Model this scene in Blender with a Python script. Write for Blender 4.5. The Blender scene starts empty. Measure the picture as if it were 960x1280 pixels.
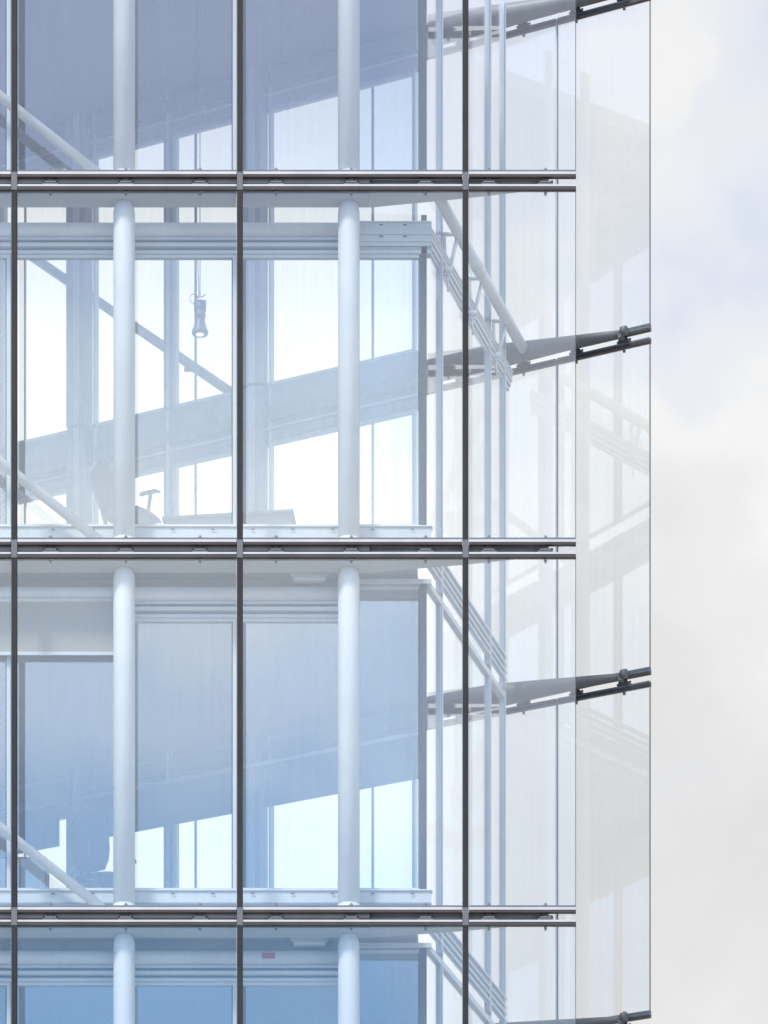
import bpy, bmesh, math, random
from mathutils import Vector
random.seed(7)
sc = bpy.context.scene
COL = sc.collection

# ------------------------------------------------------------------ camera
EYE = 1.6
F = 6000.0            # focal length in photo pixels (960 x 1280 photograph)
D = 50.0              # metres from camera to the front glass skin
HY = 3121.0           # photo row of the horizon
cd = bpy.data.cameras.new('camera')
cam = bpy.data.objects.new('camera', cd)
COL.objects.link(cam)
cam.location = (0, -D, EYE)
cam.rotation_euler = (math.radians(90), 0, 0)
cd.sensor_fit = 'VERTICAL'
cd.sensor_height = 36
cd.lens = 36 * F / 1280
cd.shift_x = 0
cd.shift_y = (HY - 640) / 1280
cd.clip_start = 0.5
cd.clip_end = 5000
sc.camera = cam

# ------------------------------------------------------------------ world (blue sky broken by thin white cloud)
SUN_EL, SUN_AZ = math.radians(48), math.radians(215)   # behind the camera, a little to the left
w = bpy.data.worlds.new('World')
sc.world = w
w.use_nodes = True
nt = w.node_tree
N, L = nt.nodes, nt.links
N.clear()
def nd(tree, t, **kw):
    n = tree.nodes.new(t)
    for k, v in kw.items():
        if k.startswith('i_'):
            n.inputs[int(k[2:])].default_value = v
        else:
            setattr(n, k, v)
    return n
def mth(tree, op, a, b=None, clamp=False):
    n = tree.nodes.new('ShaderNodeMath'); n.operation = op; n.use_clamp = clamp
    for i, v in enumerate((a, b)):
        if v is None: continue
        if isinstance(v, (int, float)): n.inputs[i].default_value = v
        else: tree.links.new(v, n.inputs[i])
    return n.outputs[0]
def mixc(tree, f, a, b):
    n = tree.nodes.new('ShaderNodeMix'); n.data_type = 'RGBA'
    for i, v in ((0, f), (6, a), (7, b)):
        if isinstance(v, (int, float)): n.inputs[i].default_value = v
        elif isinstance(v, tuple): n.inputs[i].default_value = (*v, 1)
        else: tree.links.new(v, n.inputs[i])
    return n.outputs[2]
def ramp(tree, fac, stops, interp='EASE'):
    n = tree.nodes.new('ShaderNodeValToRGB'); n.color_ramp.interpolation = interp
    cr = n.color_ramp
    while len(cr.elements) < len(stops): cr.elements.new(0.5)
    for e, (p, c) in zip(cr.elements, stops):
        e.position = p; e.color = (*c, 1) if len(c) == 3 else c
    tree.links.new(fac, n.inputs[0])
    return n.outputs[0]
sky = nd(nt, 'ShaderNodeTexSky', sky_type='NISHITA', sun_disc=False)
sky.sun_elevation = SUN_EL; sky.sun_rotation = SUN_AZ
tc = nd(nt, 'ShaderNodeTexCoord')
sep = nd(nt, 'ShaderNodeSeparateXYZ'); L.new(tc.outputs['Generated'], sep.inputs[0])
X, Y, Z = sep.outputs
hor = mth(nt, 'SQRT', mth(nt, 'ADD', mth(nt, 'MULTIPLY', X, X), mth(nt, 'MULTIPLY', Y, Y)))
el = mth(nt, 'DIVIDE', Z, mth(nt, 'MAXIMUM', hor, 0.02))      # tangent of the elevation
nz1 = nd(nt, 'ShaderNodeTexNoise'); nz1.inputs['Scale'].default_value = 9.0; nz1.inputs['Detail'].default_value = 6; nz1.inputs['Roughness'].default_value = 0.55
mp = nd(nt, 'ShaderNodeMapping'); mp.inputs['Location'].default_value = (3.3, 1.2, 0.4); L.new(tc.outputs['Generated'], mp.inputs[0])
L.new(mp.outputs[0], nz1.inputs['Vector'])
nz2 = nd(nt, 'ShaderNodeTexNoise'); nz2.inputs['Scale'].default_value = 22.0; nz2.inputs['Detail'].default_value = 5; nz2.inputs['Roughness'].default_value = 0.5
L.new(mp.outputs[0], nz2.inputs['Vector'])
# cloud brightness far side (seen directly, behind the building): almost closed thin cloud
K = 10.0   # cloud radiance in units of the 0.1 background strength
mixn = mth(nt, 'ADD', mth(nt, 'MULTIPLY', nz1.outputs[0], 0.55), mth(nt, 'MULTIPLY', nz2.outputs[0], 0.45))
elf = mth(nt, 'DIVIDE', mth(nt, 'SUBTRACT', mth(nt, 'ADD', el, mth(nt, 'MULTIPLY', mth(nt, 'SUBTRACT', mixn, 0.5), 0.75)), 0.28), 0.28, clamp=True)
front_cloud = ramp(nt, elf, [(0.0, (8.3, 8.15, 8.0)), (0.20, (8.5, 8.45, 8.4)), (0.38, (8.9, 8.85, 8.8)), (0.55, (9.5, 9.45, 9.35)), (0.70, (8.5, 8.7, 9.2)), (1.0, (6.9, 7.5, 8.9))])
# near side (mirrored in the panes): a cloud bank with blue sky under and over it
eln = mth(nt, 'ADD', el, mth(nt, 'MULTIPLY', mth(nt, 'SUBTRACT', nz2.outputs[0], 0.5), 0.07))
elm = mth(nt, 'DIVIDE', mth(nt, 'SUBTRACT', eln, 0.28), 0.30, clamp=True)   # 0.28..0.58
back_cloud = ramp(nt, elm, [(0.0, (4.6, 9.6, 17.0)), (0.12, (5.2, 10.0, 17.0)), (0.20, (8.5, 13.0, 20.0)), (0.31, (14.5, 17.5, 22.5)),
                            (0.42, (19.5, 21.0, 23.0)), (0.50, (16.0, 18.0, 21.0)), (0.60, (11.0, 13.2, 17.8)), (0.72, (8.2, 9.7, 14.5)), (0.90, (7.6, 8.8, 12.8)), (1.0, (13.0, 13.5, 14.5))])
azb = mth(nt, 'DIVIDE', X, mth(nt, 'MAXIMUM', mth(nt, 'ABSOLUTE', Y), 0.05))
thin = mth(nt, 'MULTIPLY', mth(nt, 'ADD', azb, 0.0), 45.0, clamp=True)            # the mirrored bank thins out towards the right
back_cloud = mixc(nt, mth(nt, 'MULTIPLY', thin, 0.62), back_cloud, (11.5, 12.3, 13.8))
azx = mth(nt, 'DIVIDE', X, mth(nt, 'MAXIMUM', Y, 0.05))
glow = mth(nt, 'MULTIPLY', mth(nt, 'SUBTRACT', 0.021, azx), 50.0, clamp=True)      # the cloud bank brightens towards the left
glow = mth(nt, 'MULTIPLY', glow, mth(nt, 'SUBTRACT', 1.0, mth(nt, 'MULTIPLY', mth(nt, 'SUBTRACT', el, 0.455), 18.0, clamp=True)))
front_cloud = mixc(nt, glow, front_cloud, (14.6, 14.3, 13.9))
side = mth(nt, 'MULTIPLY', mth(nt, 'ADD', Y, 0.25), 2.0, clamp=True)        # 1 behind the building
clouds = mixc(nt, side, back_cloud, front_cloud)
cover = mth(nt, 'ADD', mth(nt, 'MULTIPLY', nz1.outputs[0], 0.3), 0.80, clamp=True)
skyc = mixc(nt, cover, sky.outputs[0], clouds)
bg = nd(nt, 'ShaderNodeBackground'); bg.inputs['Strength'].default_value = 0.1
L.new(skyc, bg.inputs['Color'])
wo = nd(nt, 'ShaderNodeOutputWorld'); L.new(bg.outputs[0], wo.inputs[0])

# ------------------------------------------------------------------ sun, veiled by cloud
sl = bpy.data.lights.new('sun', 'SUN'); sl.energy = 2.9; sl.angle = math.radians(10); sl.color = (1.0, 0.96, 0.9)
so = bpy.data.objects.new('sun', sl); COL.objects.link(so)
sd = Vector((math.sin(SUN_AZ) * math.cos(SUN_EL), math.cos(SUN_AZ) * math.cos(SUN_EL), math.sin(SUN_EL)))
so.rotation_euler = sd.to_track_quat('Z', 'Y').to_euler(); so.location = sd * 60

sc.view_settings.view_transform = 'Standard'
sc.view_settings.look = 'None'
sc.view_settings.exposure = 0.0
sc.view_settings.gamma = 1.0
sc.view_settings.use_curve_mapping = False
sc.cycles.transparent_max_bounces = 40
sc.cycles.max_bounces = 14
sc.cycles.glossy_bounces = 6
sc.cycles.diffuse_bounces = 4

# ------------------------------------------------------------------ materials
def paint(name, col, rough=0.45, metal=0.0, var=0.06, scale=3.0, spec=0.5, streak=0.0):
    m = bpy.data.materials.new(name); m.use_nodes = True
    t = m.node_tree; p = t.nodes['Principled BSDF']
    p.inputs['Roughness'].default_value = rough; p.inputs['Metallic'].default_value = metal
    p.inputs['Specular IOR Level'].default_value = spec
    co = t.nodes.new('ShaderNodeTexCoord')
    n = t.nodes.new('ShaderNodeTexNoise'); n.inputs['Scale'].default_value = scale; n.inputs['Detail'].default_value = 6
    t.links.new(co.outputs['Object'], n.inputs['Vector'])
    lo = tuple(c * (1 - var) for c in col); hi = tuple(min(1, c * (1 + var)) for c in col)
    c = ramp(t, n.outputs[0], [(0.3, lo), (0.7, hi)], 'LINEAR')
    if streak:
        mpn = t.nodes.new('ShaderNodeMapping'); mpn.inputs['Scale'].default_value = (14, 14, 0.5)
        t.links.new(co.outputs['Object'], mpn.inputs[0])
        n2 = t.nodes.new('ShaderNodeTexNoise'); n2.inputs['Scale'].default_value = 2.5; n2.inputs['Detail'].default_value = 5
        t.links.new(mpn.outputs[0], n2.inputs['Vector'])
        f = ramp(t, n2.outputs[0], [(0.5, (0, 0, 0)), (0.75, (streak,) * 3)], 'LINEAR')
        c = mixc(t, f, c, tuple(x * 0.55 for x in col))
    t.links.new(c, p.inputs['Base Color'])
    b = t.nodes.new('ShaderNodeBump'); b.inputs['Strength'].default_value = 0.04; b.inputs['Distance'].default_value = 0.01
    t.links.new(n.outputs[0], b.inputs['Height']); t.links.new(b.outputs[0], p.inputs['Normal'])
    return m

def glass(name, r0, tint=(1, 1, 1), refl=(1, 1, 1), dirt=0.02, wave=0.0):
    """thin architectural pane: every face reflects r0 of the light head on (Schlick), the rest passes"""
    m = bpy.data.materials.new(name); m.use_nodes = True
    t = m.node_tree; t.nodes.clear()
    geo = t.nodes.new('ShaderNodeNewGeometry')
    dot = t.nodes.new('ShaderNodeVectorMath'); dot.operation = 'DOT_PRODUCT'
    t.links.new(geo.outputs['Normal'], dot.inputs[0]); t.links.new(geo.outputs['Incoming'], dot.inputs[1])
    c = mth(t, 'ABSOLUTE', dot.outputs['Value'])
    k = mth(t, 'POWER', mth(t, 'SUBTRACT', 1.0, c, True), 5.0)
    oi = t.nodes.new('ShaderNodeObjectInfo')
    r0v = mth(t, 'ADD', mth(t, 'MULTIPLY', oi.outputs['Random'], r0 * 0.3), r0 * 0.85)
    fr = mth(t, 'ADD', mth(t, 'MULTIPLY', k, 1 - r0), r0v, True)
    tr = t.nodes.new('ShaderNodeBsdfTransparent'); tr.inputs[0].default_value = (*tint, 1)
    gl = t.nodes.new('ShaderNodeBsdfGlossy'); gl.inputs['Color'].default_value = (*refl, 1); gl.inputs['Roughness'].default_value = 0.0
    co = t.nodes.new('ShaderNodeTexCoord')
    if wave:
        n = t.nodes.new('ShaderNodeTexNoise'); n.inputs['Scale'].default_value = 1.4; n.inputs['Detail'].default_value = 2
        t.links.new(co.outputs['Object'], n.inputs['Vector'])
        b = t.nodes.new('ShaderNodeBump'); b.inputs['Strength'].default_value = wave; b.inputs['Distance'].default_value = 0.01
        t.links.new(n.outputs[0], b.inputs['Height']); t.links.new(b.outputs[0], gl.inputs['Normal'])
    m1 = t.nodes.new('ShaderNodeMixShader')
    t.links.new(fr, m1.inputs[0]); t.links.new(tr.outputs[0], m1.inputs[1]); t.links.new(gl.outputs[0], m1.inputs[2])
    # a breath of dust, in rain streaks
    df = t.nodes.new('ShaderNodeBsdfDiffuse'); df.inputs[0].default_value = (0.6, 0.61, 0.63, 1)
    mpn = t.nodes.new('ShaderNodeMapping'); mpn.inputs['Scale'].default_value = (9, 9, 0.35)
    t.links.new(co.outputs['Object'], mpn.inputs[0])
    n2 = t.nodes.new('ShaderNodeTexNoise'); n2.inputs['Scale'].default_value = 2.0; n2.inputs['Detail'].default_value = 6
    t.links.new(mpn.outputs[0], n2.inputs['Vector'])
    f = ramp(t, n2.outputs[0], [(0.35, (dirt * 0.3,) * 3), (0.75, (dirt,) * 3)], 'LINEAR')
    m2 = t.nodes.new('ShaderNodeMixShader')
    t.links.new(f, m2.inputs[0]); t.links.new(m1.outputs[0], m2.inputs[1]); t.links.new(df.outputs[0], m2.inputs[2])
    o = t.nodes.new('ShaderNodeOutputMaterial'); t.links.new(m2.outputs[0], o.inputs[0])
    return m

M = {
    'skin': glass('skin_glass', 0.075, (0.985, 0.993, 0.993), dirt=0.028, wave=0.03),
    'inner': glass('inner_glass', 0.13, (0.98, 0.985, 0.985), (0.92, 0.97, 1.0), dirt=0.02, wave=0.05),
    'inner_blue': glass('coated_inner_glass', 0.14, (0.92, 0.96, 0.99), (0.84, 0.94, 1.0), dirt=0.01, wave=0.02),
    'rear': glass('rear_inner_glass', 0.05, (0.985, 0.988, 0.98), dirt=0.008),
    'white': paint('white_painted_steel', (0.74, 0.76, 0.76), 0.35, var=0.04, streak=0.12),
    'frame': paint('pale_window_aluminium', (0.60, 0.64, 0.66), 0.35, 0.0, var=0.04),
    'steel': paint('grey_steel', (0.36, 0.42, 0.49), 0.4, 0.0, var=0.07),
    'post': paint('slate_corner_post', (0.045, 0.065, 0.095), 0.4, 0.0),
    'brown': paint('brown_anodised_mullion', (0.030, 0.026, 0.023), 0.35, 0.3, var=0.25, scale=2.0),
    'lip': paint('bright_rail_lip', (0.62, 0.58, 0.56), 0.35, 0.2, var=0.08),
    'dark': paint('dark_rail', (0.075, 0.062, 0.058), 0.4, 0.3, var=0.15),
    'cap': paint('blue_grey_rail_cap', (0.16, 0.19, 0.22), 0.35, 0.3, var=0.1),
    'edge': paint('slab_edge_steel', (0.13, 0.12, 0.118), 0.45, 0.2, var=0.15),
    'black': paint('black_rubber', (0.012, 0.012, 0.013), 0.6),
    'jointm': paint('mullion_joint_steel', (0.17, 0.165, 0.17), 0.4, 0.2),
    'pale': paint('pale_blue_post', (0.47, 0.54, 0.62), 0.4),
    'edge2': paint('warm_grey_edge', (0.24, 0.225, 0.22), 0.45, 0.1, var=0.12),
    'bolt': paint('stainless_clamp', (0.20, 0.19, 0.185), 0.35, 0.5),
    'soffit': paint('painted_soffit', (0.50, 0.52, 0.50), 0.6, var=0.05, scale=1.2, streak=0.05),
    'ceiling': paint('grey_ceiling', (0.36, 0.38, 0.43), 0.8, var=0.05, scale=0.6),
    'fascia': paint('grey_fascia', (0.30, 0.35, 0.38), 0.6, var=0.08),
    'blade': paint('dark_bracket_steel', (0.18, 0.18, 0.185), 0.5, 0.1, var=0.12),
    'floor': paint('raised_floor', (0.38, 0.38, 0.37), 0.6),
    'blind': paint('grey_blind_fabric', (0.36, 0.36, 0.33), 0.9, var=0.03, scale=30),
    'rblind': paint('blue_grey_blind_fabric', (0.22, 0.27, 0.34), 0.9, var=0.03, scale=30),
    'cloth': paint('chair_fabric', (0.03, 0.036, 0.05), 0.85, var=0.15, scale=40),
    'plastic': paint('chair_plastic', (0.05, 0.055, 0.065), 0.45),
    'desk': paint('desk_laminate', (0.09, 0.10, 0.125), 0.5),
    'lampm': paint('lamp_housing', (0.16, 0.18, 0.22), 0.4, 0.3),
    'red': paint('red_sticker', (0.45, 0.05, 0.06), 0.5),
    'lampw': paint('opal_diffuser', (0.75, 0.74, 0.76), 0.4),
}
M['joint'] = paint('silicone_joint', (0.05, 0.055, 0.06), 0.5)
M['glassedge'] = paint('polished_glass_edge', (0.05, 0.07, 0.07), 0.25)
em = bpy.data.materials.new('lamp_lens'); em.use_nodes = True
em.node_tree.nodes['Principled BSDF'].inputs['Emission Color'].default_value = (1, 0.95, 0.86, 1)
em.node_tree.nodes['Principled BSDF'].inputs['Emission Strength'].default_value = 1.6
M['lens'] = em

# ground, far larger than anything the camera can see
gm = bpy.data.materials.new('paving'); gm.use_nodes = True
gt = gm.node_tree; gp = gt.nodes['Principled BSDF']; gp.inputs['Roughness'].default_value = 0.85
gc = gt.nodes.new('ShaderNodeTexCoord'); gb = gt.nodes.new('ShaderNodeTexBrick')
gb.inputs['Color1'].default_value = (0.30, 0.295, 0.28, 1); gb.inputs['Color2'].default_value = (0.25, 0.245, 0.235, 1)
gb.inputs['Mortar'].default_value = (0.12, 0.12, 0.12, 1); gb.inputs['Scale'].default_value = 1.0; gb.inputs['Mortar Size'].default_value = 0.01
gt.links.new(gc.outputs['Object'], gb.inputs['Vector']); gt.links.new(gb.outputs[0], gp.inputs['Base Color'])

# ------------------------------------------------------------------ plan geometry
# both glass skins are measured by s = metres from their free edge, o = metres inward, z = height above a floor line
EF = Vector((2.0, 0.0, 0.0)); dF = Vector((-1, 0, 0)); nF = Vector((0, 1, 0))
EX, EY = 2.971, 3.53
ang = math.radians(27.8)
ER = Vector((EX, EY, 0)); dR = Vector((-math.cos(ang), math.sin(ang), 0)); nR = Vector((-math.sin(ang), -math.cos(ang), 0))
def FR(s, o, z): return EF + dF * s + nF * o + Vector((0, 0, z))
def RR(s, o, z): return ER + dR * s + nR * o + Vector((0, 0, z))
C0, C1 = FR(1.55, .55, 0), RR(1.55, .55, 0)
LE = (C1 - C0).length; dE = (C1 - C0) / LE; nE = Vector((-dE.y, dE.x, 0))
if nE.x > 0: nE = -nE
def EE(s, o, z): return C0 + dE * s + nE * o + Vector((0, 0, z))
def ZG(i): return EYE + (HY - 227.5 - 459.5 * i) / 120.0      # height of the centre of glass gap i

class MB:
    def __init__(s, base=None): s.bm = bmesh.new(); s.mats = []; s.base = base
    def _mi(s, m):
        if m not in s.mats: s.mats.append(m)
        return s.mats.index(m)
    def hexa(s, pts, m):
        v = [s.bm.verts.new(p) for p in pts]; k = s._mi(m)
        for f in ((0, 1, 2, 3), (7, 6, 5, 4), (0, 4, 5, 1), (1, 5, 6, 2), (2, 6, 7, 3), (3, 7, 4, 0)):
            s.bm.faces.new([v[i] for i in f]).material_index = k
        return s
    def box(s, fn, s0, s1, o0, o1, z0, z1, m):
        s.hexa([fn(s0, o0, z0), fn(s1, o0, z0), fn(s1, o1, z0), fn(s0, o1, z0), fn(s0, o0, z1), fn(s1, o0, z1), fn(s1, o1, z1), fn(s0, o1, z1)], m)
        return s
    def prism(s, poly, z0, z1, m):
        k = s._mi(m); a = [s.bm.verts.new((p.x, p.y, z0)) for p in poly]; b = [s.bm.verts.new((p.x, p.y, z1)) for p in poly]
        s.bm.faces.new(a).material_index = k; s.bm.faces.new(b).material_index = k
        n = len(poly)
        for i in range(n): s.bm.faces.new((a[i], a[(i + 1) % n], b[(i + 1) % n], b[i])).material_index = k
        return s
    def sweep(s, pts, rads, m, n=20, caps=True, up=None):
        """tube through pts; each radius is a number or a pair (across, up)"""
        k = s._mi(m); rings = []
        for i, p in enumerate(pts):
            d = (pts[min(i + 1, len(pts) - 1)] - pts[max(i - 1, 0)])
            if d.length < 1e-9: d = Vector((0, 0, 1))
            d.normalize()
            u0 = up or (Vector((0, 0, 1)) if abs(d.z) < .9 else Vector((1, 0, 0)))
            a = d.cross(u0).normalized(); b = a.cross(d).normalized()
            r = rads[i] if isinstance(rads, (list, tuple)) and len(rads) == len(pts) else rads
            ra, rb = r if isinstance(r, tuple) else (r, r)
            rings.append([s.bm.verts.new(p + a * (ra * math.cos(2 * math.pi * j / n)) + b * (rb * math.sin(2 * math.pi * j / n))) for j in range(n)])
        for q, r in zip(rings, rings[1:]):
            for j in range(n):
                f = s.bm.faces.new((q[j], q[(j + 1) % n], r[(j + 1) % n], r[j])); f.material_index = k; f.smooth = True
        if caps:
            for r in (rings[0], rings[-1]): s.bm.faces.new(r).material_index = k
        return s
    def lathe(s, c, prof, m, n=28):
        return s.sweep([Vector((c.x, c.y, z)) for z, r in prof], [r for z, r in prof], m, n)
    def build(s, name, parent=None, bevel=0.0, label=None, smooth=False):
        bmesh.ops.recalc_face_normals(s.bm, faces=s.bm.faces)
        me = bpy.data.meshes.new(name)
        if s.base is not None: bmesh.ops.translate(s.bm, verts=s.bm.verts, vec=-s.base)
        s.bm.to_mesh(me); s.bm.free()
        for m in s.mats: me.materials.append(M[m])
        o = bpy.data.objects.new(name, me); COL.objects.link(o)
        if s.base is not None and parent is None: o.location = s.base
        if parent is not None: o.parent = parent
        if bevel:
            b = o.modifiers.new('bevel', 'BEVEL'); b.width = bevel; b.segments = 2; b.limit_method = 'ANGLE'; b.angle_limit = math.radians(50)
        if label: o['label'] = label
        return o
def tag(o, label, cat, group=None, kind=None):
    if label: o['label'] = label
    if cat: o['category'] = cat
    if group: o['group'] = group
    if kind: o['kind'] = kind
    return o
def empty(name, loc, label, cat, group=None):
    o = bpy.data.objects.new(name, None); COL.objects.link(o); o.location = loc
    return tag(o, label, cat, group)

g = MB(); g.prism([Vector(p) for p in ((-1500, -1500, 0), (1500, -1500, 0), (1500, 1500, 0), (-1500, 1500, 0))], -0.3, 0.0, 'floor')
go = g.build('ground'); go.data.materials.clear(); go.data.materials.append(gm); go['kind'] = 'structure'
go['label'] = 'grey stone paving around the foot of the building'

# ================================================================== the building
B = bpy.data.objects.new('office_building', None); COL.objects.link(B)
tag(B, 'pointed glass office building with a double glass skin and white tube columns', 'building')
SMAX = 10.55
SJ = [0.0, 1.15, 3.5, 5.85, 8.2, 10.55]      # joints of the outer skin
GAPS = [-1, 0, 1, 2, 3]
STOREYS = [0, 1, 2, 3]                       # storey k stands on slab k, under slab k-1

def slab_poly(o, s0=1.6, s1=SMAX):
    return [FR(s0, o, 0), FR(s1, o, 0), RR(s1, o, 0), RR(2.62, o, 0)]

# floor slabs, ceilings, catwalk edges
for i in GAPS:
    z = ZG(i)
    if i != 0:   # gap 0 is open: the two storeys there share one tall room
        MB().prism(slab_poly(.36, 1.66), z - .06, z + .12, 'ceiling').build('floor_slab', B)
        if i > 0:
            MB().prism(slab_poly(.64, 1.7), z + .124, z + .42, 'floor').build('raised_floor', B)
    for fn in (FR, RR):
        m = MB()
        m.box(fn, 2.15 if fn is FR else 2.62, SMAX, .045, .34, z - .105, z + .12, 'soffit')
        m.box(fn, 2.15 if fn is FR else 2.62, SMAX, .028, .043, z - .10, z - .005, 'edge')
        m.box(fn, 2.15 if fn is FR else 2.62, SMAX, .022, .043, z - .003, z + .055, 'edge2')
        m.build('catwalk', B, bevel=.004)

# tapered brackets carrying the free ends of both skins
for i in GAPS:
    for fn, zo in ((FR, .0), (RR, .06)):
        z = ZG(i) + zo
        pts, rad = [], []
        if fn is RR: pts.append(fn(2.75, .195, z)); rad.append((.155, .125))
        for t in range(9):
            q = t / 8; s0_ = 2.15 if fn is FR else 1.85; s = s0_ + (0.28 - s0_) * q
            pts.append(fn(s, .195 - .10 * q, z + (.04 if fn is FR else -.02) * q)); rad.append((.155 - .118 * q, (.098 if fn is FR else .125) - (.058 if fn is FR else .09) * q))
        m = MB(); m.sweep(pts, rad, 'blade' , 28)
        if fn is FR:
            m = MB(); m.sweep(pts, rad, 'blade', 28)
        if fn is FR:      # flat wing of the soffit running out under the tube
            g0 = ZG(i)
            for (sa, oa, za), (sb, ob, zb_) in zip(((2.148, .34, -.105), (1.19, .19, -.085)), ((1.19, .19, -.085), (.45, .085, -.05))):
                m.hexa([fn(sa, .045, g0 + za), fn(sb, .045, g0 + zb_), fn(sb, ob, g0 + zb_), fn(sa, oa, g0 + za),
                        fn(sa, .045, g0 - .03), fn(sb, .045, g0 - .03), fn(sb, ob, g0 - .03), fn(sa, oa, g0 - .03)], 'soffit')
        # end collar with its pin
        m.sweep([fn(.31, .10, z), fn(.245, .10, z)], .052, 'blade', 16)
        m.build('tapered_bracket', B)

# outer skin: rails, mullions, panes, clamps
CL = [.317, .908] + [j + d for j in SJ[1:-1] for d in (.417, 1.19, 1.975)]
for fn, side_ in ((FR, 'front'), (RR, 'rear')):
    smax = SMAX
    for i in GAPS:
        z = ZG(i)
        for a, b in zip(SJ, SJ[1:]):
            a2 = a + (.035 if a > 0 else 0); b2 = b - .035
            if fn is RR:
                a2 = a + (.008 if a > 0 else 0); b2 = b - .008
            m = MB()
            m.box(fn, a2, b2, -.022, .030, z + .098, z + .118, 'cap')
            m.box(fn, a2, b2, -.030, .030, z + .068, z + .096, 'lip' if fn is FR else 'cap')
            m.box(fn, a2, b2, -.026, .030, z + .042, z + .066, 'dark')
            m.build('upper_rail', B, bevel=.002)
            m = MB()
            m.box(fn, a2, b2, -.030, .030, z - .058, z - .036, 'lip' if fn is FR else 'cap')
            m.box(fn, a2, b2, -.026, .030, z - .092, z - .060, 'dark')
            m.build('lower_rail', B, bevel=.002)
        for s in CL:
            m = MB()
            m.box(fn, s - .028, s + .028, -.012, .03, z + .004, z + .041, 'black')
            m.box(fn, s - .058, s + .058, -.020, .05, z - .012, z + .003, 'bolt')
            m.box(fn, s - .08, s + .08, -.014, .04, z - .030, z - .014, 'bolt')
            for q in (-.066, .066):
                m.sweep([fn(s + q, -.002, z - .02), fn(s + q, -.002, z + .012)], .012, 'black', 8)
            m.sweep([fn(s, .012, z - .135), fn(s, .012, z + .15)], .011 if fn is FR else .016, 'bolt', 10)
            m.sweep([fn(s, .012, z + .119), fn(s, .012, z + .134)], .022, 'bolt', 10)
            m.sweep([fn(s, .012, z - .115), fn(s, .012, z - .093)], .018, 'bolt', 10)
            if fn is RR or s < 1.0:
                m.box(fn, s - .02, s + .02, .02, .14, z - .02, z + .02, 'blade')
            m.build('glass_clamp', B)
    for k in STOREYS:
        z0, z1 = ZG(k) + .10, ZG(k - 1) - .075
        for a, b in zip(SJ, SJ[1:]):
            g_ = .012 if fn is FR else .009
            m = MB()
            m.box(fn, a + (g_ if a else 0.007), b - g_, -.006, .010, z0, z1, 'skin')
            p = m.build('glass_panel', B)
            if a == 0:
                MB().box(fn, 0.0, .0065, -.0065, .0105, z0, z1, 'glassedge').build('glass_edge', p)
        for s in SJ[1:-1]:
            if fn is FR:
                m = MB()
                m.box(fn, s - .030, s + .030, -.016, .055, z0 - .01, z1 + .01, 'brown')
                m.box(fn, s - .022, s + .002, -.022, -.0165, z0 - .01, z1 + .01, 'brown')
                m.box(fn, s + .0315, s + .036, -.006, .03, z0 - .01, z1 + .01, 'lip')
                m.build('mullion', B)
            else:
                m = MB()
                m.box(fn, s - .0085, s - .001, -.008, .012, z0, z1, 'joint')
                m.box(fn, s + .001, s + .0085, -.008, .012, z0, z1, 'white')
                m.box(fn, s + .010, s + .026, -.008, -.0065, z0, z1, 'pale')
                m.build('mullion', B)
    if fn is FR:
        for i in GAPS:
            z = ZG(i)
            for s in SJ[1:-1]:
                MB().box(fn, s - .031, s + .031, -.026, .02, z - .093, z + .094, 'jointm').build('mullion_joint', B, bevel=.003)

# columns behind the front skin
for k in STOREYS:
    zb, zt = ZG(k) + .12, ZG(k - 1) - .106
    for s in (2.3685, 4.72, 7.07, 9.42):
        c = FR(s, .25 if True else 0, 0)
        m = MB()
        m.lathe(c, [(zb, .118), (zb + .085, .118), (zb + .087, .105), (zb + .1, .105), (zb + .102, .114), (zt - .10, .114), (zt - .055, .106), (zt - .03, .094), (zt, .09)], 'white', 40)
        m.build('column', B)
    # rear posts: broad, pale, with a slim pilaster beside them
    for s in (4.70, 7.05, 9.4):
        m = MB()
        m.box(RR, s - .13, s + .13, .56, .74, zb if k != 0 else zb, zt + .2, 'steel')
        m.box(RR, s - .22, s - .19, .57, .66, zb, zt + .2, 'frame')
        m.box(RR, s - .06, s + .02, .745, .77, zb, zt + .2, 'frame')
        m.build('rear_post', B, bevel=.006)
    for s in (3.5, 5.85, 8.2):
        m = MB()
        m.box(RR, s - .065, s + .065, .5, .64, zb, zt + .2, 'steel')
        m.box(RR, s - .02, s + .02, .645, .66, zb, zt + .2, 'frame')
        m.build('rear_post', B, bevel=.005)

# diagonal braces across two bays, front and rear
def brace(fn, k, o, r, s0=4.90, s1=9.42):
    zb, zt = ZG(k) + .14, ZG(k - 1) - .1
    MB().sweep([fn(s0, o, zb), fn(s1, o, zt)], r, 'white' if fn is FR else 'steel', 20).build('diagonal_brace', B)
for k in STOREYS: brace(FR, k, .27, .052)
brace(RR, 0, .30, .055, 5.0, 9.5)

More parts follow.
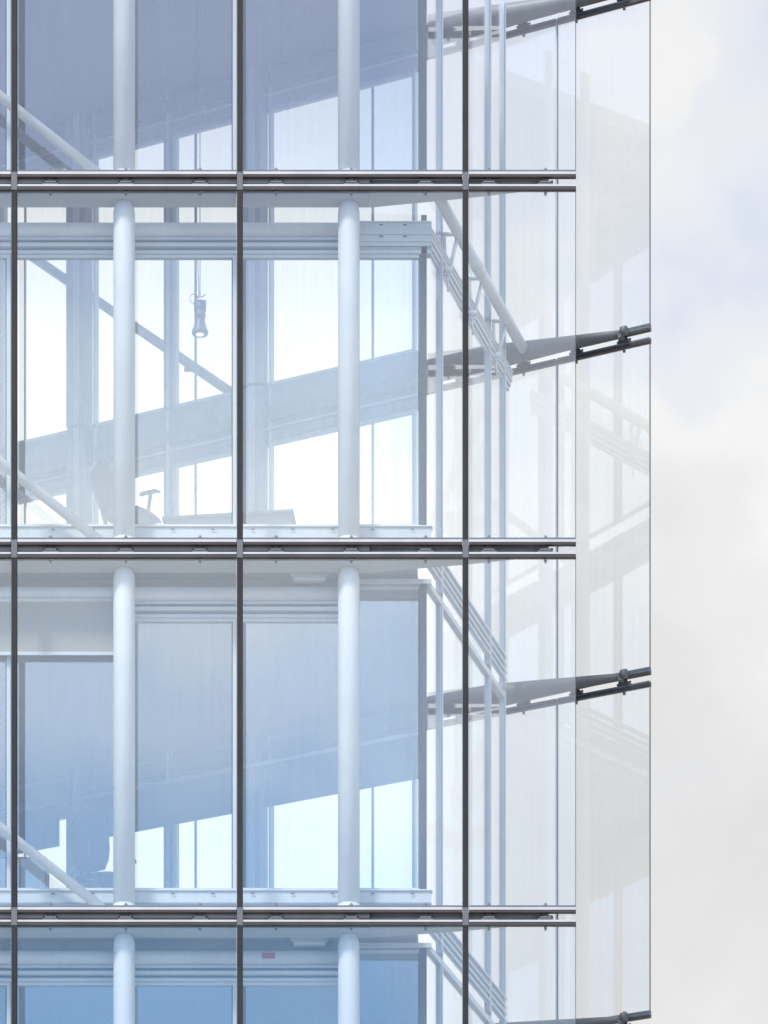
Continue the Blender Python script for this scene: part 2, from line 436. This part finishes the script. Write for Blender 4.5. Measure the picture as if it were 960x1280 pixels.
# inner facade of the front
FW = [1.55, 2.37, 3.545, 4.74, 5.925, 7.11, 8.30, 9.48, SMAX]
for k in STOREYS:
    zs = ZG(k) + (.45 if k else .13); zh0 = ZG(k - 1)
    for a, b in zip(FW, FW[1:]):
        last = a < 2
        hz = zh0 + (-.51 if (not last or k < 2) else -.16)
        a1 = a + (.06 if last else .008); b1 = b - .008
        m = MB()
        m.box(FR, a1, a1 + (.018 if last else .04), .52, .58, zs, hz, 'post' if last else 'frame'); m.box(FR, b1 - .04, b1, .52, .58, zs, hz, 'frame')
        m.box(FR, a1 + (.019 if last else .041), b1 - .041, .52, .58, zs, zs + .03, 'frame'); m.box(FR, a1 + (.019 if last else .041), b1 - .041, .52, .58, hz - .035, hz, 'frame')
        gq = a1 + (.019 if last else .041)
        m.box(FR, gq, gq + .010, .53, .57, zs + .031, hz - .036, 'black'); m.box(FR, b1 - .052, b1 - .042, .53, .57, zs + .03, hz - .035, 'black')
        wdw = m.build('window', B, bevel=.002)
        MB().box(FR, gq + .0105, b1 - .0525, .546, .556, zs + .03, hz - .035, 'inner_blue' if last else 'inner').build('pane', wdw)
    for s in FW[1:-1]:
        MB().box(FR, s - .006, s + .006, .51, .62, zs, zh0 - .51, 'steel').build('inner_mullion', B)
    # dark corner post
    MB().box(FR, 1.55, 1.609, .50, .62, ZG(k) + .12, zh0 - (.105 if k else .105), 'post').build('corner_post', B)
    # kick band below the windows
    if k:
        m = MB()
        m.box(FR, 1.5, SMAX, .49, .60, ZG(k) + .121, ZG(k) + .435, 'frame')
        m.box(FR, 1.49, SMAX, .47, .60, ZG(k) + .437, ZG(k) + .449, 'white')
        m.box(FR, 1.5, SMAX, .475, .488, ZG(k) + .30, ZG(k) + .315, 'steel')
        for s in [1.7 + .42 * q for q in range(20)]:
            m.box(FR, s - .02, s + .02, .468, .474, ZG(k) + .40, ZG(k) + .41, 'post')
        m.build('window_sill', B)
    # head: stepped transoms and the round beam
    zt = zh0
    m = MB()
    for z0, z1, o, mt in ((-.509, -.475, .50, 'frame'), (-.473, -.450, .54, 'steel'), (-.448, -.408, .47, 'frame'), (-.406, -.372, .54, 'fascia'), (-.370, -.345, .49, 'frame')):
        m.box(FR, 2.38, SMAX, o, .60, zt + z0, zt + z1, mt)
    m.build('transom', B, bevel=.003)
    MB().sweep([FR(2.40, .52, zt - .262), FR(SMAX, .52, zt - .262)], .078, 'white', 28).build('round_beam', B)
    m = MB()
    if k == 1:       # boxed end of the head beam with bolt slots
        for z0, z1, o, mt in ((-.509, -.47, .50, 'frame'), (-.468, -.44, .50, 'steel'), (-.438, -.40, .48, 'frame'), (-.398, -.33, .47, 'frame'), (-.328, -.205, .46, 'frame'), (-.203, -.19, .45, 'white')):
            m.box(FR, 1.50, 2.37, o, .62, zt + z0, zt + z1, mt)
        for s in (1.78, 2.03):
            for zz in (-.235, -.355):
                m.box(FR, s - .02, s + .02, .452, .468, zt + zz, zt + zz + .012, 'post')
        m.build('boxed_transom', B, bevel=.003)
        MB().box(FR, 1.61, SMAX, .56, .57, zt - .18, zt + .13, 'rear').build('clerestory', B)
    elif k > 1:
        m.box(FR, 1.50, 2.37, .49, .60, zt - .158, zt - .107, 'frame')
        m.box(FR, 1.55, 2.37, .52, .58, zt - .175, zt - .16, 'steel')
        m.build('end_bay_transom', B, bevel=.003)
        m = MB(); m.box(FR, 2.38, SMAX, .61, .66, zt - .50, zt - .062, 'fascia')
        for s in (2.9, 4.1, 5.3, 6.5):
            m.box(FR, s - .003, s + .003, .606, .609, zt - .19, zt - .062, 'steel')
        m.build('fascia', B)
    else:
        m.box(FR, 1.55, SMAX, .61, .66, zt - .50, zt - .062, 'fascia').build('fascia', B)

# inner facade of the rear
RW = [2.62, 3.5, 4.70, 5.85, 7.05, 8.2, 9.4, SMAX]
for k in STOREYS:
    zs = ZG(k) + (.45 if k else .13); hz = ZG(k - 1) - .51
    for a, b in zip(RW, RW[1:]):
        m = MB(); a1, b1 = a + .03, b - .03
        m.box(RR, a1, a1 + .04, .53, .59, zs, hz, 'frame'); m.box(RR, b1 - .04, b1, .53, .59, zs, hz, 'frame')
        m.box(RR, a1 + .04, b1 - .04, .53, .59, zs, zs + .04, 'frame'); m.box(RR, a1 + .04, b1 - .04, .53, .59, hz - .04, hz, 'frame')
        wdw = m.build('window', B)
        MB().box(RR, a1 + .04, b1 - .04, .552, .560, zs + .04, hz - .04, 'rear').build('pane', wdw)
        if a in (5.85, 7.05, 3.5):   # L-shaped turn handle on the post side
            h = MB(); zz = zs + 1.15; sa = a1 + .045 if a != 5.85 else b1 - .06
            h.box(RR, sa, sa + .06, .592, .62, zz + .30, zz + .325, 'frame'); h.box(RR, sa + .0, sa + .02, .622, .64, zz, zz + .325, 'frame')
            h.build('handle', wdw)
    zt = ZG(k - 1)
    m = MB()
    m.box(RR, 2.60, SMAX, .50, .62, zt - .509, zt - .062 if k != 1 else zt + .12, 'steel')
    m.box(RR, 2.60, SMAX, .625, .65, zt - .40, zt - .37, 'frame')
    m.box(RR, 2.60, SMAX, .625, .66, zt - .30, zt - .14, 'fascia')
    m.build('rear_head_beam', B, bevel=.004)
    if k:
        MB().box(RR, 2.60, SMAX, .50, .60, ZG(k) + .121, ZG(k) + .445, 'frame').build('window_sill', B)

# the short end face between the two facades
for k in STOREYS:
    z0, z1 = ZG(k) + .12, ZG(k - 1) - .06
    for t, wd in ((.16, .11), (.785, .11), (.985, .09)):
        m = MB()
        m.box(EE, t * LE - wd / 2, t * LE + wd / 2, -.025, .03, z0 - .2, z1 + .02, 'pale')
        m.box(EE, t * LE - .02, t * LE + .02, -.034, -.027, z0 - .2, z1 + .02, 'frame')
        m.build('end_post', B, bevel=.004)
    for a, b in ((.02, .14), (.18, .765), (.805, .97)):
        MB().box(EE, a * LE, b * LE, .0, .010, z0, z1, 'rear').build('end_pane', B)
    zt = ZG(k - 1)
    if k == 1:
        m = MB()
        for a, b, o, mt in ((-.425, -.392, -.005, 'frame'), (-.390, -.380, .008, 'fascia'), (-.378, -.332, -.02, 'frame'), (-.330, -.318, .0, 'fascia'), (-.316, -.262, -.03, 'frame'), (-.260, -.250, -.01, 'fascia'), (-.248, -.205, -.03, 'frame'), (-.203, -.19, -.04, 'white')):
            m.box(EE, -.03, LE + .24 + (a + .425) * .25, o, .03, zt + a, zt + b, mt)
        m.build('end_ledge', B, bevel=.003)
    elif k > 1:
        MB().box(EE, -.02, LE, -.03, .04, zt - .17, zt - .107, 'frame').build('end_transom', B, bevel=.003)
    if k:
        m = MB()
        for q, zz in enumerate((.06, .14, .22, .31)):
            m.box(EE, 0, LE + .02, -.035, -.012, ZG(k) + zz, ZG(k) + zz + .024, 'frame')
            m.box(EE, 0, LE - .02, -.011, .0, ZG(k) + zz - .03, ZG(k) + zz + .02, 'pale')
        m.build('ribbed_ledge', B, bevel=.003)

# tie tube between the two free brackets, with its strap hangers
z = ZG(0)
pa, pb = FR(1.44, .24, z - .02), RR(1.47, .20, z + .05)
tie = MB(); tie.sweep([pa, pb], .062, 'white', 24)
mid = pa.lerp(pb, .45); dd = (pb - pa).normalized()
tie.sweep([mid - dd * .09, mid + dd * .09], .070, 'white', 24)
tie = tie.build('tie_tube', B)
for t in (.22, .50, .78):
    p = pa.lerp(pb, t + .02)
    tl = Vector((p.x - .17, p.y + .02, p.z + .01)); q = Vector((p.x - .13, p.y + .02, p.z - .36))
    m = MB()
    m.sweep([tl, p], (.022, .014), 'white', 10)
    m.sweep([tl + Vector((.01, 0, .012)), tl.lerp(q, .5) + Vector((-.004, 0, 0)), q + Vector((-.03, 0, 0))], .017, 'white', 10)
    m.sweep([p + Vector((-.02, 0, -.02)), q + Vector((.025, 0, 0))], .021, 'white', 10)
    m.sweep([q + Vector((-.07, 0, -.005)), q + Vector((.06, 0, -.005))], .032, 'white', 14)
    m.sweep([q + Vector((-.10, 0, .02)), q + Vector((-.07, 0, .02))], .062, 'white', 20)
    m.sweep([q + Vector((-.065, 0, -.05)), q + Vector((.04, .0, -.06))], .018, 'frame', 10)
    m.sweep([q + Vector((.0, 0, -.05)), q + Vector((.01, 0, -.24))], .011, 'white', 8)
    m.build('strap_hanger', B)

# added wall, out of view: stops daylight entering the rooms' open left end
MB().hexa([FR(SMAX - .02, .6, ZG(3)), FR(SMAX + .1, .6, ZG(3)), RR(SMAX + .1, .6, ZG(3)), RR(SMAX - .02, .6, ZG(3)),
           FR(SMAX - .02, .6, ZG(-1)), FR(SMAX + .1, .6, ZG(-1)), RR(SMAX + .1, .6, ZG(-1)), RR(SMAX - .02, .6, ZG(-1))], 'soffit').build('daylight_stop_wall', B)

# red sticker on the round beam of the lowest storey in view
m = MB(); zz = ZG(2) - .262
m.box(FR, 3.145, 3.275, .434, .438, zz - .026, zz + .034, 'red')
st = m.build('warning_sticker', B); st['label'] = 'small red warning sticker on the round beam'

# ================================================================== things inside
def px(pxx, pyy, d):      # where a point of the photo lies at distance d from the camera
    return Vector(((pxx - 480) * d / F, d - D, EYE + (HY - pyy) * d / F))

# spotlight pendant
d = 52.4
base = px(250, 418, d)
sp = empty('pendant_spotlight', base, 'grey spotlight with a flared mouth hanging on thin wires in the tall room', 'spotlight')
def L_(z, x=0, y=0): return Vector((x, y, z * (1.18 if z < 1 else 1)))
m = MB()
m.sweep([L_(.0), L_(.012), L_(.03), L_(.075), L_(.125), L_(.15), L_(.16), L_(.185), L_(.195), L_(.225), L_(.235), L_(.30)],
        [.084, .092, .088, .068, .054, .052, .062, .062, .056, .056, .062, .062], 'lampm', 28)
m.build('housing', sp)
m = MB(); m.sweep([L_(-.003), L_(-.0005)], .040, 'lens', 24); m.build('lens', sp)
m = MB()
m.box(lambda s, o, z: Vector((s, o, z)), -.066, -.052, -.012, .012, .25, .375, 'lampm')
m.box(lambda s, o, z: Vector((s, o, z)), .052, .066, -.012, .012, .25, .375, 'lampm')
m.sweep([L_(.37, -.06), L_(.335, -.02), L_(.35, .0)], .006, 'lampm', 8)
m.sweep([L_(.37, .06), L_(.345, .02), L_(.35, .0)], .006, 'lampm', 8)
m.build('yoke', sp)
hc = ZG(-1) - .06 - base.z
m = MB()
m.sweep([L_(.35, 0), L_(hc, 0)], .005, 'lampm', 8)
m.sweep([L_(.35, -.012), L_(1.2, -.035), L_(hc, -.04)], .004, 'lampm', 8)
pts = [L_(.33 + .045 * math.sin(a), -.065 + .045 * math.cos(a)) for a in [i * math.pi / 8 for i in range(14)]]
m.sweep(pts, .004, 'lampm', 6)
m.build('cable', sp)

# small fixture clipped to the joint of the rear skin
bp = px(240, 462, 56.0)
m = MB(bp)
m.box(lambda s, o, z: bp + Vector((s, o, z)), -.095, .095, -.02, .02, -.022, .022, 'steel')
m.sweep([bp + Vector((.06, .0, .0)), bp + Vector((.06, .12, .0))], .012, 'steel', 8)
o = m.build('sensor_bar', None, bevel=.008); tag(o, 'short grey sensor bar on the rear glass joint below the spotlight', 'sensor')

def office_chair(base, rz, label, grp, high, up_=0.0):
    t = empty('office_chair', base, label, 'chair', grp); t.rotation_euler.z = rz
    I = lambda s, o, z: Vector((s, o, z))
    # seat
    m = MB(); pts = [Vector((-.24, 0, .47)), Vector((-.2, 0, .475)), Vector((0, 0, .47)), Vector((.2, 0, .478)), Vector((.255, 0, .455)), Vector((.27, 0, .43))]
    m.sweep(pts, [(.12, .015), (.23, .035), (.24, .04), (.24, .038), (.22, .03), (.18, .012)], 'cloth', 20, up=Vector((0, 0, 1))); m.build('seat', t)
    # backrest, curved
    H = .68 if high else .66
    pts = []; rad = []
    for q in range(9):
        u = q / 8
        pts.append(Vector((-.25 - .06 * math.sin(u * 3.1) - .07 * u, 0, .50 + H * u)))
        rad.append((.235 * (1 - .55 * abs(2 * u - .9) ** 3) + .0, .028))
    m = MB(); m.sweep(pts, rad, 'cloth', 20, up=Vector((1, 0, 0))); m.build('backrest', t)
    m = MB(); m.sweep([Vector((-.05, 0, .40)), Vector((-.30, 0, .42)), Vector((-.36, 0, .62)), Vector((-.345, 0, .85))], [.03, .028, .024, .018], 'plastic', 10); m.build('back_spine', t)
    for sy in (-1, 1):
        m = MB(); m.sweep([Vector((-.06, sy * .25, .43)), Vector((-.01, sy * .28, .50)), Vector((.05, sy * .285, .62 + up_ * .6)), Vector((.08, sy * .28, .70 + up_))], [.018, .018, .02, .022], 'plastic', 10)
        m.sweep([Vector((-.05, sy * .28, .70 + up_)), Vector((-.02, sy * .28, .715 + up_)), Vector((.14, sy * .28, .715 + up_)), Vector((.19, sy * .28, .695 + up_))], [(.03, .012), (.04, .02), (.04, .02), (.03, .012)], 'plastic', 12)
        m.build('armrest', t)
    m = MB(); m.sweep([Vector((0, 0, .08)), Vector((0, 0, .25)), Vector((0, 0, .251)), Vector((0, 0, .43))], [.035, .035, .022, .022], 'plastic', 14); m.build('gas_lift', t)
    for q in range(5):
        a = q * 2 * math.pi / 5
        m = MB(); e = Vector((.30 * math.cos(a), .30 * math.sin(a), .07))
        m.sweep([Vector((0, 0, .10)), e], [.025, .016], 'plastic', 8); lg = m.build('base_arm', t)
        m = MB(); m.sweep([e + Vector((-.02 * math.sin(a), .02 * math.cos(a), -.04)), e + Vector((.02 * math.sin(a), -.02 * math.cos(a), -.04))], .03, 'black', 14); m.build('castor', lg)
    for ch in list(t.children):
        if ch.name.split('.')[0] in ('seat', 'backrest', 'back_spine', 'zz'): ch.location.z = up_ * .35
        if ch.name.startswith('gas_lift') and up_: ch.scale.z = 1 + up_ * .35 / .43
    return t

fz1, fz2 = ZG(1) + .42, ZG(2) + .42
d = 51.45
c1 = Vector(((163 - 480) * d / F, d - D + .1, fz1))
office_chair(c1, math.radians(-28), 'grey office chair with armrest behind the column, in the tall bright room', 'office chairs behind the front windows', False, .20)
d = 51.3
c2 = Vector(((127 - 480) * d / F, d - D + .25, fz2))
office_chair(c2, math.radians(68), 'dark high-backed office chair behind the column, in the storey with the half-drawn blind', 'office chairs behind the front windows', True)

# desk in the tall room
dz = fz1
dk = empty('desk', px(290, 700, 52.15), 'long grey desk seen above the sill right of the office chair', 'desk'); dk.location.z = dz; dk.rotation_euler.z = math.radians(-8)
I = lambda s, o, z: Vector((s, o, z))
x0, x1 = (206 - 290) * 51.8 / F, (376 - 290) * 51.8 / F
m = MB(); m.hexa([I(x0, -.30, .70), I(x1 - .02, -.30, .70), I(x1 - .07, .45, .70), I(x0, .45, .70), I(x0, -.30, .735), I(x1 - .02, -.30, .735), I(x1 - .07, .45, .735), I(x0, .45, .735)], 'desk'); m.build('desktop', dk, bevel=.01)
m = MB(); m.hexa([I(x0 + .03, -.26, .02), I(x1 + .02, -.26, .02), I(x1 + .02, -.235, .02), I(x0 + .03, -.235, .02), I(x0 + .03, -.26, .698), I(x1 - .06, -.26, .698), I(x1 - .06, -.235, .698), I(x0 + .03, -.235, .698)], 'desk'); m.build('modesty_panel', dk)
for xx in (x0 + .06, x1 - .12):
    for yy in (-.2, .38):
        MB().box(I, xx, xx + .05, yy, yy + .05, 0, .699, 'steel').build('leg', dk)

# low cabinet and a leaning board in the storey with the blind
bx = px(40, 1100, 51.9)
cab = empty('storage_cabinet', Vector((bx.x, bx.y, fz2)), 'low dark storage cabinet beside the leaning brace at the left', 'cabinet')
MB().box(I, -.42, .16, 0, .42, .06, .86, 'desk').build('carcass', cab, bevel=.006)
for a, b in ((-.40, -.14), (-.12, .14)):
    dr = MB().box(I, a, b, -.02, -.002, .10, .83, 'steel').build('cabinet_door', cab, bevel=.003)
    MB().box(I, b - .05, b - .035, -.04, -.022, .5, .62, 'lip').build('handle', dr)
MB().box(I, -.40, .14, .02, .40, 0, .058, 'black').build('plinth', cab)

# blinds
zt = ZG(1)
m = MB(); m.box(FR, 4.79, SMAX - .1, .455, .459, zt - .89, zt - .355, 'blind')
bb = empty('roller_blind', FR(6.5, .457, zt - .36), 'pale grey roller blind half drawn in the left bay, above the dark chair', 'blind')
def under(mb, name, parent):
    mb.base = parent.location.copy(); return mb.build(name, parent)
under(m, 'fabric', bb)
under(MB().sweep([FR(4.80, .457, zt - .345), FR(SMAX - .1, .457, zt - .345)], .022, 'white', 14), 'roller', bb)
under(MB().box(FR, 4.785, SMAX - .1, .446, .466, zt - .925, zt - .892, 'frame'), 'bottom_bar', bb)
under(MB().sweep([FR(4.765, .457, zt - .35), FR(4.765, .457, zt - .96)], .008, 'frame', 8), 'cord', bb)
rb = empty('roller_blind', RR(4.0, .68, zt - .5), 'blue-grey blind over the top of the rear windows behind the dark chair', 'blind')
for a, b in ((2.50, 4.5), (4.9, 6.86), (7.24, 9.2)):
    under(MB().box(RR, a, b, .785, .789, zt - .955, zt - .46, 'rblind'), 'fabric', rb)
under(MB().sweep([RR(2.66, .787, zt - .44), RR(9.2, .787, zt - .44)], .025, 'frame', 12), 'roller', rb)

# ceiling lamps behind the head beam
for k, lab in ((2, 'small white ceiling lamp left of the column, in the storey with the half-drawn blind'),
               (3, 'small white ceiling lamp above the red sticker, in the lowest storey')):
    z = ZG(k - 1) - .062
    p = Vector(((387 - 480) * 50.55 / F, .50, z))
    l = empty('ceiling_lamp', p, lab, 'ceiling lamp', 'small ceiling lamps along the front')
    MB().box(I, -.20, .20, -.05, .06, -.03, -.001, 'frame').build('base', l, bevel=.004)
    MB().box(I, -.17, .17, -.045, .055, -.075, -.031, 'lampw').build('diffuser', l, bevel=.012)
